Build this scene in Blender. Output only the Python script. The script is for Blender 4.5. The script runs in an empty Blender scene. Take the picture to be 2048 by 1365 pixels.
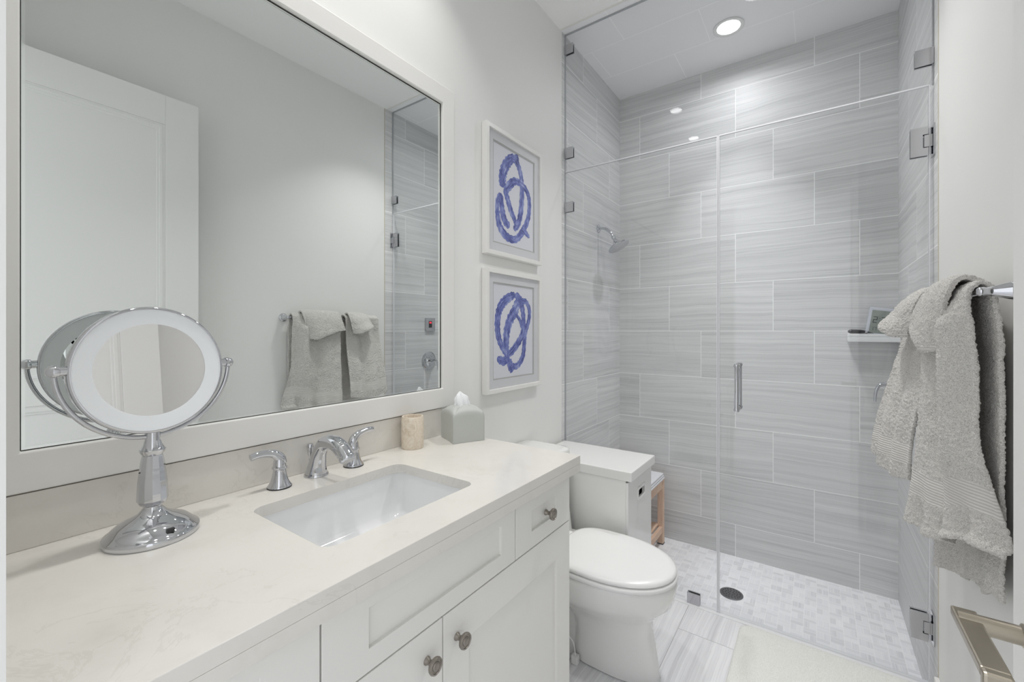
import bpy, bmesh, math, random
from mathutils import Vector, Matrix, noise as mnoise

# ------------------------------------------------------------------ scene, camera, light
H = 1.31                      # all heights below are measured from the lens; H lifts them onto the room floor
# added ambient fill through the doorway, lamps over the vanity, in the shower (wide, beam), added fill in the room; lens glow; exposure
WORLD, PV, PS, PB, PE, LENS, EXPO = 1.1, 1.9, 2.8, 2.6, 4.6, 8.0, 0.30
SC = bpy.context.scene
COL = SC.collection
cam_d = bpy.data.cameras.new('camera'); cam = bpy.data.objects.new('camera', cam_d); COL.objects.link(cam)
cam.location = (0, 0, H)
cam.rotation_euler = (math.pi / 2, 0, math.atan2(609, 860))
cam_d.sensor_width = 36; cam_d.lens = 860 / 2048 * 36
cam_d.shift_y = -19.5 / 2048
cam_d.clip_start = 0.02
SC.camera = cam
SC.view_settings.view_transform = 'Standard'; SC.view_settings.look = 'None'
SC.view_settings.gamma = 1; SC.view_settings.use_curve_mapping = False
SC.view_settings.exposure = EXPO
W = bpy.data.worlds.new('world'); SC.world = W; W.use_nodes = True
W.node_tree.nodes['Background'].inputs[0].default_value = (0.95, 0.97, 1.0, 1)
W.node_tree.nodes['Background'].inputs[1].default_value = WORLD
SC.cycles.max_bounces = 11; SC.cycles.diffuse_bounces = 6; SC.cycles.glossy_bounces = 5
SC.cycles.transparent_max_bounces = 16; SC.cycles.transmission_bounces = 8
SC.cycles.caustics_reflective = True; SC.cycles.caustics_refractive = False
SC.cycles.sample_clamp_indirect = 2.5
SC.cycles.use_denoising = True

def disk_light(name, x, y, z, power, color, size=0.09, spread=150):
    d = bpy.data.lights.new(name, 'AREA'); d.shape = 'DISK'; d.size = size; d.energy = power; d.color = color
    d.spread = math.radians(spread)
    o = bpy.data.objects.new(name, d); COL.objects.link(o); o.location = (x, y, z + H); return o
CEIL = 1.697
VAN = [(-0.88, 0.37), (-0.88, 0.952)]
for (x, y) in VAN:
    disk_light('vanity_downlight_lamp', x, y, CEIL - 0.006, PV, (1.0, 0.985, 0.96), 0.09, 95)
disk_light('shower_downlight_lamp', -0.40, 2.653, CEIL - 0.006, PS, (0.97, 0.975, 1.0), 0.11, 160)
disk_light('shower_downlight_beam', -0.40, 2.653, CEIL - 0.008, PB, (0.97, 0.975, 1.0), 0.09, 66)
disk_light('added_room_fill', -0.25, 1.92, CEIL - 0.006, PE, (1.0, 0.985, 0.96), 0.12, 100)  # added fill lamp, placed so the glass shows no reflection of it

# ------------------------------------------------------------------ node helpers
def srgb(r, g=None, b=None):
    if g is None: g = b = r
    f = lambda c: (c / 255 / 12.92) if c / 255 <= 0.04045 else ((c / 255 + 0.055) / 1.055) ** 2.4
    return (f(r), f(g), f(b), 1)

class NT:
    def __init__(s, name):
        s.m = bpy.data.materials.new(name); s.m.use_nodes = True
        s.t = s.m.node_tree; s.n = s.t.nodes; s.l = s.t.links
        s.bs = s.n['Principled BSDF']; s.out = s.n['Material Output']
    def node(s, t, **k):
        n = s.n.new(t)
        for a, b in k.items(): setattr(n, a, b)
        return n
    def link(s, a, b): s.l.new(a, b)
    def put(s, sock, v):
        if isinstance(v, bpy.types.NodeSocket): s.l.new(v, sock)
        else: sock.default_value = v
    def math(s, op, a, b=0.0, c=0.0):
        n = s.node('ShaderNodeMath', operation=op)
        s.put(n.inputs[0], a); s.put(n.inputs[1], b); s.put(n.inputs[2], c); return n.outputs[0]
    def comb(s, x, y, z):
        n = s.node('ShaderNodeCombineXYZ'); s.put(n.inputs[0], x); s.put(n.inputs[1], y); s.put(n.inputs[2], z); return n.outputs[0]
    def pos(s):
        g = s.node('ShaderNodeNewGeometry'); x = s.node('ShaderNodeSeparateXYZ'); s.link(g.outputs['Position'], x.inputs[0])
        return x.outputs
    def posv(s): return s.node('ShaderNodeNewGeometry').outputs['Position']
    def noise(s, vec, scale, detail=3, rough=0.5, dist=0.0):
        n = s.node('ShaderNodeTexNoise'); s.put(n.inputs['Vector'], vec); n.inputs['Scale'].default_value = scale
        n.inputs['Detail'].default_value = detail; n.inputs['Roughness'].default_value = rough; n.inputs['Distortion'].default_value = dist
        return n.outputs['Fac']
    def ramp(s, fac, stops):
        n = s.node('ShaderNodeValToRGB'); s.put(n.inputs[0], fac)
        e = n.color_ramp.elements
        while len(e) < len(stops): e.new(0.5)
        for i, (p, c) in enumerate(stops): e[i].position = p; e[i].color = c
        return n.outputs[0]
    def mix(s, f, a, b, blend='MIX'):
        n = s.node('ShaderNodeMix', data_type='RGBA', blend_type=blend)
        s.put(n.inputs[0], f); s.put(n.inputs[6], a); s.put(n.inputs[7], b); return n.outputs[2]
    def white(s, vec):
        n = s.node('ShaderNodeTexWhiteNoise', noise_dimensions='3D'); s.put(n.inputs['Vector'], vec); return n.outputs['Value']
    def bump(s, h, strength, dist=0.002):
        n = s.node('ShaderNodeBump'); n.inputs['Strength'].default_value = strength; n.inputs['Distance'].default_value = dist
        s.put(n.inputs['Height'], h); s.link(n.outputs[0], s.bs.inputs['Normal'])

def simple(name, col, rough=0.5, metal=0.0, spec=0.5, coat=0.0):
    t = NT(name); t.bs.inputs['Base Color'].default_value = col; t.bs.inputs['Roughness'].default_value = rough
    t.bs.inputs['Metallic'].default_value = metal; t.bs.inputs['Specular IOR Level'].default_value = spec
    t.bs.inputs['Coat Weight'].default_value = coat
    return t.m

def paint(name, col, rough=0.5, bump=0.04, scale=260):
    t = NT(name); t.bs.inputs['Roughness'].default_value = rough
    p = t.posv()
    n = t.noise(p, 3.0, 2)
    a = tuple(c * 0.985 for c in col[:3]) + (1,)
    t.link(t.mix(n, a, col), t.bs.inputs['Base Color'])
    t.bump(t.noise(p, scale, 2), bump, 0.001)
    return t.m

def stone_tile(name, ua, va, L, P, u0, v0, shift, light, dark, grout, gw=0.0034, rough=0.46, streak=0.92, gstr=0.85, bumpy=0.06, du=1.0):
    """rectangular vein-cut stone tiles in a running third bond; ua/va pick the world axes along and across the tile"""
    t = NT(name); p = t.pos()
    U = p[ua]; V = p[va]
    r = t.math('FLOOR', t.math('DIVIDE', t.math('SUBTRACT', V, v0), P))
    fr = t.math('FRACT', t.math('DIVIDE', t.math('SUBTRACT', V, v0), P))
    uu = t.math('DIVIDE', t.math('ADD', t.math('SUBTRACT', U, u0), t.math('MULTIPLY', r, shift)), L)
    c = t.math('FLOOR', uu); fu = t.math('FRACT', uu)
    eu = t.math('MULTIPLY', t.math('MINIMUM', fu, t.math('SUBTRACT', 1.0, fu)), L)
    ev = t.math('MULTIPLY', t.math('MINIMUM', fr, t.math('SUBTRACT', 1.0, fr)), P)
    g = t.math('LESS_THAN', t.math('MINIMUM', eu, ev), gw / 2)
    rnd = t.white(t.comb(r, c, 3.7)); rnd2 = t.white(t.comb(c, r, 11.3))
    off = t.math('MULTIPLY', rnd, 37.0)
    warp = t.math('MULTIPLY', t.math('SUBTRACT', t.noise(t.comb(t.math('MULTIPLY', U, 2.6 * du), t.math('MULTIPLY', V, 4.0), off), 1.0, 3), 0.5), 0.038)
    tilt = t.math('MULTIPLY', t.math('MULTIPLY', t.math('SUBTRACT', rnd2, 0.5), 0.05), U)
    vv = t.math('ADD', t.math('ADD', V, warp), tilt)
    s1 = t.noise(t.comb(t.math('MULTIPLY', U, 1.3), t.math('MULTIPLY', vv, 150.0), off), 1.0, 4, 0.66)
    s2 = t.noise(t.comb(t.math('MULTIPLY', U, 0.9), t.math('MULTIPLY', vv, 42.0), t.math('ADD', off, 5.0)), 1.0, 3, 0.5)
    s3 = t.noise(t.comb(t.math('MULTIPLY', U, 6.0), t.math('MULTIPLY', vv, 480.0), off), 1.0, 2, 0.5)
    f = t.math('ADD', t.math('ADD', t.math('MULTIPLY', s1, 0.5), t.math('MULTIPLY', s2, 0.38)), t.math('MULTIPLY', s3, 0.16))
    f = t.math('ADD', t.math('MULTIPLY', t.math('SUBTRACT', f, 0.52), 2.9 * streak), 0.5)
    f = t.math('ADD', f, t.math('MULTIPLY', t.math('SUBTRACT', rnd, 0.5), 0.22))
    col = t.ramp(f, [(0.0, dark), (0.42, tuple((a + b) / 2 for a, b in zip(light, dark))), (1.0, light)])
    col = t.mix(t.math('MULTIPLY', g, gstr), col, grout)
    t.link(col, t.bs.inputs['Base Color'])
    t.put(t.bs.inputs['Roughness'], t.math('ADD', rough, t.math('MULTIPLY', g, 0.35)))
    t.bs.inputs['Specular IOR Level'].default_value = 0.35
    t.bump(t.math('SUBTRACT', t.math('MULTIPLY', s1, 0.35), g), bumpy, 0.0015)
    return t.m

def mosaic(name):
    t = NT(name); p = t.pos(); S = 0.052
    a = t.math('DIVIDE', p[0], S); b = t.math('DIVIDE', p[1], S)
    ca = t.math('FLOOR', a); cb = t.math('FLOOR', b); fa = t.math('FRACT', a); fb = t.math('FRACT', b)
    par = t.math('ABSOLUTE', t.math('MODULO', t.math('ADD', ca, cb), 2.0))
    across = t.math('ADD', t.math('MULTIPLY', par, fa), t.math('MULTIPLY', t.math('SUBTRACT', 1.0, par), fb))
    e = t.math('MINIMUM', t.math('MINIMUM', fa, t.math('SUBTRACT', 1.0, fa)), t.math('MINIMUM', fb, t.math('SUBTRACT', 1.0, fb)))
    g1 = t.math('LESS_THAN', e, 0.022)
    k = t.math('FLOOR', t.math('MULTIPLY', across, 2.0))
    fk = t.math('FRACT', t.math('MULTIPLY', across, 2.0))
    g2 = t.math('LESS_THAN', t.math('MINIMUM', fk, t.math('SUBTRACT', 1.0, fk)), 0.035)
    g = t.math('MAXIMUM', g1, g2)
    rnd = t.white(t.comb(ca, cb, k))
    st = t.noise(t.comb(t.math('MULTIPLY', across, 11.0), t.math('MULTIPLY', rnd, 90.0), 0.0), 1.0, 3, 0.6)
    f = t.math('ADD', t.math('MULTIPLY', t.math('SUBTRACT', st, 0.5), 0.9), t.math('MULTIPLY', t.math('SUBTRACT', rnd, 0.5), 0.45))
    f = t.math('ADD', f, 0.62)
    col = t.ramp(f, [(0.0, srgb(196, 195, 198)), (0.6, srgb(234, 234, 237)), (1.0, srgb(246, 246, 248))])
    col = t.mix(t.math('MULTIPLY', g, 0.8), col, srgb(250, 250, 250))
    t.link(col, t.bs.inputs['Base Color']); t.bs.inputs['Roughness'].default_value = 0.4
    t.bump(t.math('SUBTRACT', 1.0, g), 0.15, 0.001)
    return t.m

def quartz(name, k=1.0):
    t = NT(name); p = t.posv()
    warp = t.noise(p, 2.2, 4, 0.6, 0.6)
    n1 = t.noise(p, 6.0, 8, 0.62, 1.2)
    n2 = t.noise(p, 55.0, 3, 0.6, 0.3)
    base = t.mix(warp, srgb(220 * k, 216 * k, 209 * k), srgb(227 * k, 225 * k, 220 * k))
    vein = t.math('LESS_THAN', t.math('ABSOLUTE', t.math('SUBTRACT', n1, 0.5)), 0.010)
    spot = t.math('MULTIPLY', vein, t.math('GREATER_THAN', t.noise(p, 4.0, 3), 0.53))
    soft = t.math('MULTIPLY', t.math('SUBTRACT', t.noise(p, 11.0, 5, 0.7, 0.8), 0.5), 0.5)
    c = t.mix(t.math('MAXIMUM', soft, 0.0), base, srgb(180 * k, 172 * k, 160 * k))
    c = t.mix(t.math('MULTIPLY', spot, 0.13), c, srgb(176 * k, 170 * k, 160 * k))
    c = t.mix(t.math('MULTIPLY', n2, 0.10), c, srgb(235 * k, 232 * k, 226 * k))
    t.link(c, t.bs.inputs['Base Color']); t.bs.inputs['Roughness'].default_value = 0.12
    return t.m

def pane(name, tint=(0.97, 0.985, 0.98, 1), refl=0.05, gain=1.0):
    t = NT(name); n = t.n
    g = t.node('ShaderNodeNewGeometry')
    d = t.node('ShaderNodeVectorMath', operation='DOT_PRODUCT')
    t.link(g.outputs['Incoming'], d.inputs[0]); t.link(g.outputs['Normal'], d.inputs[1])
    c = t.math('ABSOLUTE', d.outputs['Value'])
    k = t.math('POWER', t.math('SUBTRACT', 1.0, c), 5.0)
    f = t.math('MULTIPLY', t.math('ADD', refl, t.math('MULTIPLY', k, 1 - refl)), gain)
    tr = t.node('ShaderNodeBsdfTransparent'); tr.inputs[0].default_value = tint
    gl = t.node('ShaderNodeBsdfGlossy'); gl.inputs['Roughness'].default_value = 0.0
    mx = t.node('ShaderNodeMixShader'); t.link(f, mx.inputs[0]); t.link(tr.outputs[0], mx.inputs[1]); t.link(gl.outputs[0], mx.inputs[2])
    t.link(mx.outputs[0], t.out.inputs[0]); n.remove(t.bs)
    return t.m

def mirror_mat(name, col=(0.86, 0.885, 0.875, 1), rough=0.0):
    t = NT(name); gl = t.node('ShaderNodeBsdfGlossy'); gl.inputs['Color'].default_value = col; gl.inputs['Roughness'].default_value = rough
    t.link(gl.outputs[0], t.out.inputs[0]); t.n.remove(t.bs); return t.m

def emit(name, col, st):
    t = NT(name); e = t.node('ShaderNodeEmission'); e.inputs[0].default_value = col; e.inputs[1].default_value = st
    t.link(e.outputs[0], t.out.inputs[0]); t.n.remove(t.bs); return t.m

def terry(name, light, dark, scale=420, bump=1.0, mix_lo=0.0):
    t = NT(name); p = t.posv(); t.bs.inputs['Roughness'].default_value = 1.0; t.bs.inputs['Specular IOR Level'].default_value = 0.1
    v = t.node('ShaderNodeTexVoronoi'); v.inputs['Scale'].default_value = scale; t.put(v.inputs['Vector'], p)
    d = v.outputs['Distance']; n = t.noise(p, scale * 0.6, 3, 0.6)
    f = t.math('ADD', t.math('MULTIPLY', d, 0.7), t.math('MULTIPLY', n, 0.5))
    t.link(t.ramp(f, [(0.25, light), (0.95, dark)]), t.bs.inputs['Base Color'])
    t.bs.inputs['Sheen Weight'].default_value = 0.25; t.bs.inputs['Sheen Roughness'].default_value = 0.6
    t.bump(t.math('SUBTRACT', 1.0, f), bump, 0.003)
    return t.m

def ribbed(name, col, col2, freq=900):
    t = NT(name); p = t.pos(); t.bs.inputs['Roughness'].default_value = 0.95
    s = t.math('SINE', t.math('MULTIPLY', p[2], freq))
    f = t.math('MULTIPLY', t.math('ADD', s, 1.0), 0.5)
    t.link(t.mix(f, col2, col), t.bs.inputs['Base Color']); t.bump(f, 0.5, 0.002)
    return t.m

def teak(name):
    t = NT(name); p = t.posv()
    mp = t.node('ShaderNodeMapping'); mp.inputs['Scale'].default_value = (40, 6, 6); t.link(p, mp.inputs[0])
    n = t.noise(mp.outputs[0], 2.0, 4, 0.6, 0.4)
    t.link(t.ramp(n, [(0.2, srgb(206, 172, 148)), (0.8, srgb(238, 208, 184))]), t.bs.inputs['Base Color'])
    t.bs.inputs['Roughness'].default_value = 0.55; return t.m

def brush_mat(name):
    t = NT(name); uv = t.node('ShaderNodeUVMap'); x = t.node('ShaderNodeSeparateXYZ'); t.link(uv.outputs[0], x.inputs[0])
    n = t.noise(t.comb(t.math('MULTIPLY', x.outputs[0], 6.0), t.math('MULTIPLY', x.outputs[1], 1.6), 0.0), 1.0, 4, 0.6)
    n2 = t.noise(t.posv(), 26.0, 3, 0.6)
    f = t.math('ADD', t.math('MULTIPLY', t.math('SUBTRACT', t.math('ADD', t.math('MULTIPLY', n, 0.6), t.math('MULTIPLY', n2, 0.45)), 0.52), 2.2), 0.5)
    c = t.ramp(f, [(0.16, srgb(34, 38, 92)), (0.34, srgb(74, 84, 156)), (0.58, srgb(118, 130, 196)), (0.88, srgb(190, 198, 228))])
    t.link(c, t.bs.inputs['Base Color']); t.bs.inputs['Roughness'].default_value = 0.6; return t.m

WALL = srgb(235, 235, 233)
M = dict(
    wall=paint('wall_paint', WALL, 0.55),
    ceil=paint('ceiling_paint', srgb(248, 248, 247), 0.7),
    white=paint('white_satin_paint', srgb(233, 232, 229), 0.32, 0.02, 120),
    door=paint('door_paint', srgb(234, 234, 232), 0.35, 0.02, 120),
    cab=paint('cabinet_paint', srgb(232, 231, 227), 0.38, 0.02, 120),
    gap=simple('dark_gap', srgb(60, 60, 58), 0.9),
    quartz=quartz('quartz_counter'), splash=quartz('quartz_backsplash', 1.0),
    porcelain=simple('porcelain', srgb(236, 237, 238), 0.06, 0, 0.5, 0.3),
    toilet=simple('toilet_china', srgb(232, 232, 230), 0.10, 0, 0.5, 0.3),
    plastic=simple('white_plastic', srgb(234, 234, 233), 0.25),
    chrome=simple('chrome', srgb(208, 209, 213), 0.035, 1.0),
    chrome2=simple('satin_chrome', srgb(196, 196, 200), 0.16, 1.0),
    nickel=simple('brushed_nickel', srgb(176, 168, 154), 0.30, 1.0),
    pewter=simple('pewter', srgb(152, 146, 138), 0.38, 0.9),
    mirror=mirror_mat('mirror_silver'), bevel=mirror_mat('mirror_bevel', (0.93, 0.96, 0.945, 1), 0.06),
    mirror2=mirror_mat('cosmetic_mirror_silver', (0.92, 0.91, 0.905, 1)),
    frost=simple('frosted_light_ring', srgb(240, 243, 246), 0.45),
    glass=pane('clear_shower_glass', (0.985, 0.99, 0.99, 1), 0.035, 1.0),
    glazing=pane('picture_glazing', (0.99, 0.99, 0.99, 1), 0.03, 0.7),
    seal=simple('clear_vinyl_seal', srgb(232, 232, 236), 0.25),
    silicone=simple('silicone_bead', srgb(176, 178, 182), 0.3),
    towel=terry('grey_terry', srgb(246, 243, 239), srgb(186, 183, 178)),
    band=ribbed('grey_dobby_band', srgb(222, 219, 215), srgb(194, 191, 187)),
    whitetowel=terry('white_terry', srgb(240, 240, 243), srgb(205, 205, 210), 300, 0.6),
    mat=terry('bath_mat_pile', srgb(248, 248, 244), srgb(226, 226, 220), 300, 0.7),
    marble=None,
    leather=None, teak=teak('teak'), darkrubber=simple('dark_rubber', srgb(70, 70, 74), 0.7),
    paper=simple('art_paper', srgb(226, 227, 234), 0.8), matb=simple('mat_board', srgb(218, 219, 222), 0.8),
    matedge=simple('mat_bevel', srgb(190, 190, 188), 0.8),
    brush=brush_mat('blue_brush_paint'),
    tissue=simple('tissue_paper', srgb(244, 246, 248), 0.9),
    black=simple('black_plastic', srgb(40, 41, 44), 0.35), charcoal=simple('charcoal_plastic', srgb(82, 83, 88), 0.45),
    lcd=simple('clock_lcd', srgb(138, 146, 140), 0.25), lcdink=simple('lcd_ink', srgb(58, 64, 66), 0.4),
    silver=simple('silver_plastic', srgb(200, 203, 212), 0.3, 0.2),
    redled=emit('red_led', srgb(225, 60, 80), 1.3),
    lens=emit('lamp_lens', (1, 1, 1, 1), LENS), can=simple('downlight_reflector', srgb(240, 240, 240), 0.25, 0.0),
    drain=simple('drain_metal', srgb(120, 120, 124), 0.28, 1.0), hole=simple('drain_hole', srgb(25, 25, 28), 0.6),
    kerb=simple('threshold_stone', srgb(236, 236, 238), 0.3),
    putty=simple('caulk', srgb(206, 199, 184), 0.7),
)
def leather_mat():
    t = NT('grey_leatherette'); p = t.posv(); t.bs.inputs['Base Color'].default_value = srgb(190, 193, 189); t.bs.inputs['Roughness'].default_value = 0.5
    v = t.node('ShaderNodeTexVoronoi'); v.inputs['Scale'].default_value = 700; t.put(v.inputs['Vector'], p)
    t.bump(v.outputs['Distance'], 0.4, 0.0006); return t.m
M['leather'] = leather_mat()
def beige_marble():
    t = NT('beige_marble'); p = t.posv(); t.bs.inputs['Roughness'].default_value = 0.3
    n = t.noise(p, 45.0, 6, 0.65, 1.5)
    t.link(t.ramp(n, [(0.3, srgb(206, 190, 168)), (0.5, srgb(226, 213, 195)), (0.7, srgb(236, 228, 215))]), t.bs.inputs['Base Color']); return t.m
M['marble'] = beige_marble()
TL = (srgb(232, 232, 232), srgb(186, 187, 188), srgb(255, 255, 255))
M['tile_back'] = stone_tile('stone_tile_back', 0, 2, 0.61, 0.3053, -0.8233, 1.312, 0.2033 , *TL)
M['tile_left'] = stone_tile('stone_tile_left', 1, 2, 0.61, 0.3053, 2.219, 1.312, 0.2033, *TL)
M['tile_right'] = stone_tile('stone_tile_right', 1, 2, 0.61, 0.3053, 2.72, 1.312, 0.2033, *TL)
M['tile_ceil'] = stone_tile('pale_ceiling_tile', 0, 1, 0.61, 0.3053, -0.1, 2.72, 0.2033, srgb(248, 248, 250), srgb(244, 244, 246), srgb(255, 255, 255), 0.004, 0.25, 0.25, 1.0, 0.05)
M['tile_floor'] = stone_tile('stone_tile_floor', 1, 0, 0.61, 0.3053, 1.97, -0.4985, 0.2033, srgb(244, 244, 246), srgb(206, 206, 210), srgb(150, 150, 152), 0.0024, 0.22, 1.0, 0.8)
M['mosaic'] = mosaic('shower_floor_mosaic')

# ------------------------------------------------------------------ mesh helpers
def mk(): return bmesh.new()
def join(dst, src):
    me = bpy.data.meshes.new('tmp'); src.to_mesh(me); src.free(); dst.from_mesh(me); bpy.data.meshes.remove(me); return dst
def box(x0, x1, y0, y1, z0, z1, bev=0.0, seg=2):
    b = mk(); bmesh.ops.create_cube(b, size=1.0)
    for v in b.verts: v.co = Vector(((x0 + x1) / 2 + v.co.x * (x1 - x0), (y0 + y1) / 2 + v.co.y * (y1 - y0), (z0 + z1) / 2 + v.co.z * (z1 - z0)))
    if bev > 0: bmesh.ops.bevel(b, geom=b.edges[:], offset=bev, segments=seg, affect='EDGES', profile=0.6)
    return b
def boxes(lst, bev=0.0):
    b = mk()
    for l in lst: join(b, box(*l, bev))
    return b
def basis(d):
    d = Vector(d).normalized(); u = Vector((0, 0, 1)) if abs(d.z) < 0.9 else Vector((1, 0, 0))
    s = d.cross(u).normalized(); return d, s, s.cross(d).normalized()
def lathe(prof, origin=(0, 0, 0), axis=(0, 0, 1), n=40, start=0.0):
    """prof: list of (radius, height along axis)"""
    b = mk(); d, s, t = basis(axis); o = Vector(origin); rings = []
    for r, h in prof:
        if r < 1e-6: rings.append([b.verts.new(o + d * h)])
        else: rings.append([b.verts.new(o + d * h + (s * math.cos(start + 2 * math.pi * i / n) + t * math.sin(start + 2 * math.pi * i / n)) * r) for i in range(n)])
    for A, B in zip(rings, rings[1:]):
        for i in range(n):
            j = (i + 1) % n
            if len(A) == 1 and len(B) == 1: continue
            if len(A) == 1: b.faces.new((A[0], B[i], B[j]))
            elif len(B) == 1: b.faces.new((A[i], B[0], A[j]))
            else: b.faces.new((A[i], B[i], B[j], A[j]))
    if len(rings[0]) > 1: b.faces.new(rings[0])
    if len(rings[-1]) > 1: b.faces.new(rings[-1])
    bmesh.ops.recalc_face_normals(b, faces=b.faces[:]); return b
def torus(c, axis, R, r, n=96, m=14, a0=0.0, a1=2 * math.pi, ref=None):
    b = mk(); d, s, t = basis(axis)
    if ref is not None:
        s = Vector(ref).normalized(); t = d.cross(s).normalized()
    full = abs(a1 - a0 - 2 * math.pi) < 1e-6; N = n if full else n + 1; c = Vector(c); rings = []
    for i in range(N):
        a = a0 + (a1 - a0) * i / n; e = s * math.cos(a) + t * math.sin(a)
        rings.append([b.verts.new(c + e * R + (e * math.cos(2 * math.pi * k / m) + d * math.sin(2 * math.pi * k / m)) * r) for k in range(m)])
    for i in range(n):
        A = rings[i]; B = rings[(i + 1) % N] if full else rings[i + 1]
        for k in range(m): b.faces.new((A[k], B[k], B[(k + 1) % m], A[(k + 1) % m]))
    if not full: b.faces.new(rings[0]); b.faces.new(rings[-1])
    bmesh.ops.recalc_face_normals(b, faces=b.faces[:]); return b
def cr(pts, n=8):
    """Catmull-Rom through tuples of any length"""
    P = [pts[0]] + list(pts) + [pts[-1]]; out = []
    for i in range(1, len(P) - 2):
        for k in range(n):
            t = k / n; out.append(tuple(0.5 * ((2 * b) + (-a + c) * t + (2 * a - 5 * b + 4 * c - d) * t * t + (-a + 3 * b - 3 * c + d) * t ** 3) for a, b, c, d in zip(P[i - 1], P[i], P[i + 1], P[i + 2])))
    out.append(tuple(pts[-1])); return out
def tube(pts, n=20, m=8, flat=1.0, up=(0, 0, 1), cap=True):
    """pts: (x, y, z, r); smooth tube; flat squeezes across the bend direction"""
    P = cr(pts, m); b = mk(); rings = []; prev = None
    for i, p in enumerate(P):
        q = Vector(P[min(i + 1, len(P) - 1)][:3]) - Vector(P[max(i - 1, 0)][:3]); d = q.normalized()
        if prev is None: s = basis(d)[1]
        else:
            s = prev - d * prev.dot(d); s.normalize()
        prev = s; t = d.cross(s).normalized(); r = p[3]
        rings.append([b.verts.new(Vector(p[:3]) + s * math.cos(2 * math.pi * k / n) * r + t * math.sin(2 * math.pi * k / n) * r * flat) for k in range(n)])
    for A, B in zip(rings, rings[1:]):
        for k in range(n): b.faces.new((A[k], B[k], B[(k + 1) % n], A[(k + 1) % n]))
    if cap:
        b.faces.new(rings[0]); b.faces.new(rings[-1])
    bmesh.ops.recalc_face_normals(b, faces=b.faces[:]); return b
def loft(rings, cap=True, close=True):
    b = mk(); R = [[b.verts.new(Vector(p)) for p in r] for r in rings]; n = len(R[0])
    for A, B in zip(R, R[1:]):
        for k in range(n if close else n - 1): b.faces.new((A[k], B[k], B[(k + 1) % n], A[(k + 1) % n]))
    if cap: b.faces.new(R[0]); b.faces.new(R[-1])
    bmesh.ops.recalc_face_normals(b, faces=b.faces[:]); return b
def rrect(x0, x1, y0, y1, r, n=6):
    out = []
    for (cx, cy, a) in ((x1 - r, y1 - r, 0), (x0 + r, y1 - r, 90), (x0 + r, y0 + r, 180), (x1 - r, y0 + r, 270)):
        for i in range(n + 1):
            t = math.radians(a + 90 * i / n); out.append((cx + r * math.cos(t), cy + r * math.sin(t)))
    return out
def plate(outer, inner, lift, th, axis='z'):
    """flat ring between two outlines, given thickness; lift(u, v, w) maps to 3D"""
    b = mk(); E = []
    for loop in (outer, inner):
        if loop is None: continue
        vs = [b.verts.new(Vector((u, v, 0))) for u, v in loop]
        for i in range(len(vs)): E.append(b.edges.new((vs[i], vs[(i + 1) % len(vs)])))
    r = bmesh.ops.triangle_fill(b, use_beauty=True, edges=E)
    ex = bmesh.ops.extrude_face_region(b, geom=b.faces[:])
    for v in [g for g in ex['geom'] if isinstance(g, bmesh.types.BMVert)]: v.co.z = th
    for v in b.verts: v.co = Vector(lift(v.co.x, v.co.y, v.co.z))
    bmesh.ops.recalc_face_normals(b, faces=b.faces[:]); return b
ORG = {}
def obj(name, bm, m, parent=None, smooth=False, bevel=0.0, angle=40):
    bm.normal_update()
    for v in bm.verts: v.co.z += H
    me = bpy.data.meshes.new(name); bm.to_mesh(me); bm.free()
    o = bpy.data.objects.new(name, me); COL.objects.link(o)
    me.materials.append(M[m] if isinstance(m, str) else m)
    if smooth:
        for p in me.polygons: p.use_smooth = True
        md = o.modifiers.new('angle', 'EDGE_SPLIT'); md.split_angle = math.radians(angle)
    if bevel:
        md = o.modifiers.new('bevel', 'BEVEL'); md.width = bevel; md.segments = 2; md.limit_method = 'ANGLE'; md.angle_limit = math.radians(50)
    if parent is not None:
        o.parent = parent; w = ORG.get(parent.name, Vector((0, 0, 0))); o.location = -w
    ORG[o.name] = Vector((0, 0, 0))
    return o
def thing(name, label, cat, loc, group=None):
    o = bpy.data.objects.new(name, None); COL.objects.link(o); o.location = (loc[0], loc[1], loc[2] + H); o.empty_display_size = 0.05
    ORG[o.name] = Vector(o.location); o['label'] = label; o['category'] = cat
    if group: o['group'] = group
    return o
def tag(o, label, cat, group=None):
    o['label'] = label; o['category'] = cat
    if group: o['group'] = group
    return o
def struct(name, bm, m, parent=None, **k):
    o = obj(name, bm, m, parent, **k)
    if parent is None: o['kind'] = 'structure'
    return o
def rotate(bm, c, axis, ang):
    bmesh.ops.rotate(bm, verts=bm.verts, cent=Vector(c), matrix=Matrix.Rotation(ang, 3, axis)); return bm
# ------------------------------------------------------------------ the room
LX, RX = -1.177, 0.352        # left and right wall planes
GY, BY = 2.187, 3.026         # shower glass, shower back wall
FL, SF = -1.31, -1.42         # room floor, lower shower floor
struct('floor', box(-1.30, 0.50, -1.6, 2.205, FL - 0.12, FL), 'tile_floor')
struct('shower_floor', box(LX - .1, RX + .1, 2.205, BY + .1, SF - 0.05, SF), 'mosaic')
struct('trim_1', box(LX, RX, 2.165, 2.209, FL - 0.10, FL + 0.004, 0.002), 'kerb')
struct('wall_left', box(LX - .12, LX, -0.07, 2.150, FL, CEIL), 'wall')
struct('wall_left_tiled', box(LX - .12, LX + 0.001, 2.150, BY, SF, CEIL), 'tile_left')
struct('wall_right', box(RX, RX + .12, -0.07, 2.106, FL, CEIL), 'wall')
struct('wall_right_tiled', box(RX, RX + .12, 2.112, BY, SF, CEIL), 'tile_right')
struct('trim_2', box(RX - 0.0015, RX + .12, 2.106, 2.112, FL, CEIL), 'putty')
struct('wall_back', box(LX - .12, RX + .12, BY, BY + .12, SF, CEIL), 'tile_back')
DX0, DX1, DZ = -0.610, 0.262, 1.145   # doorway in which the camera stands
FY = 0.054
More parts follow.
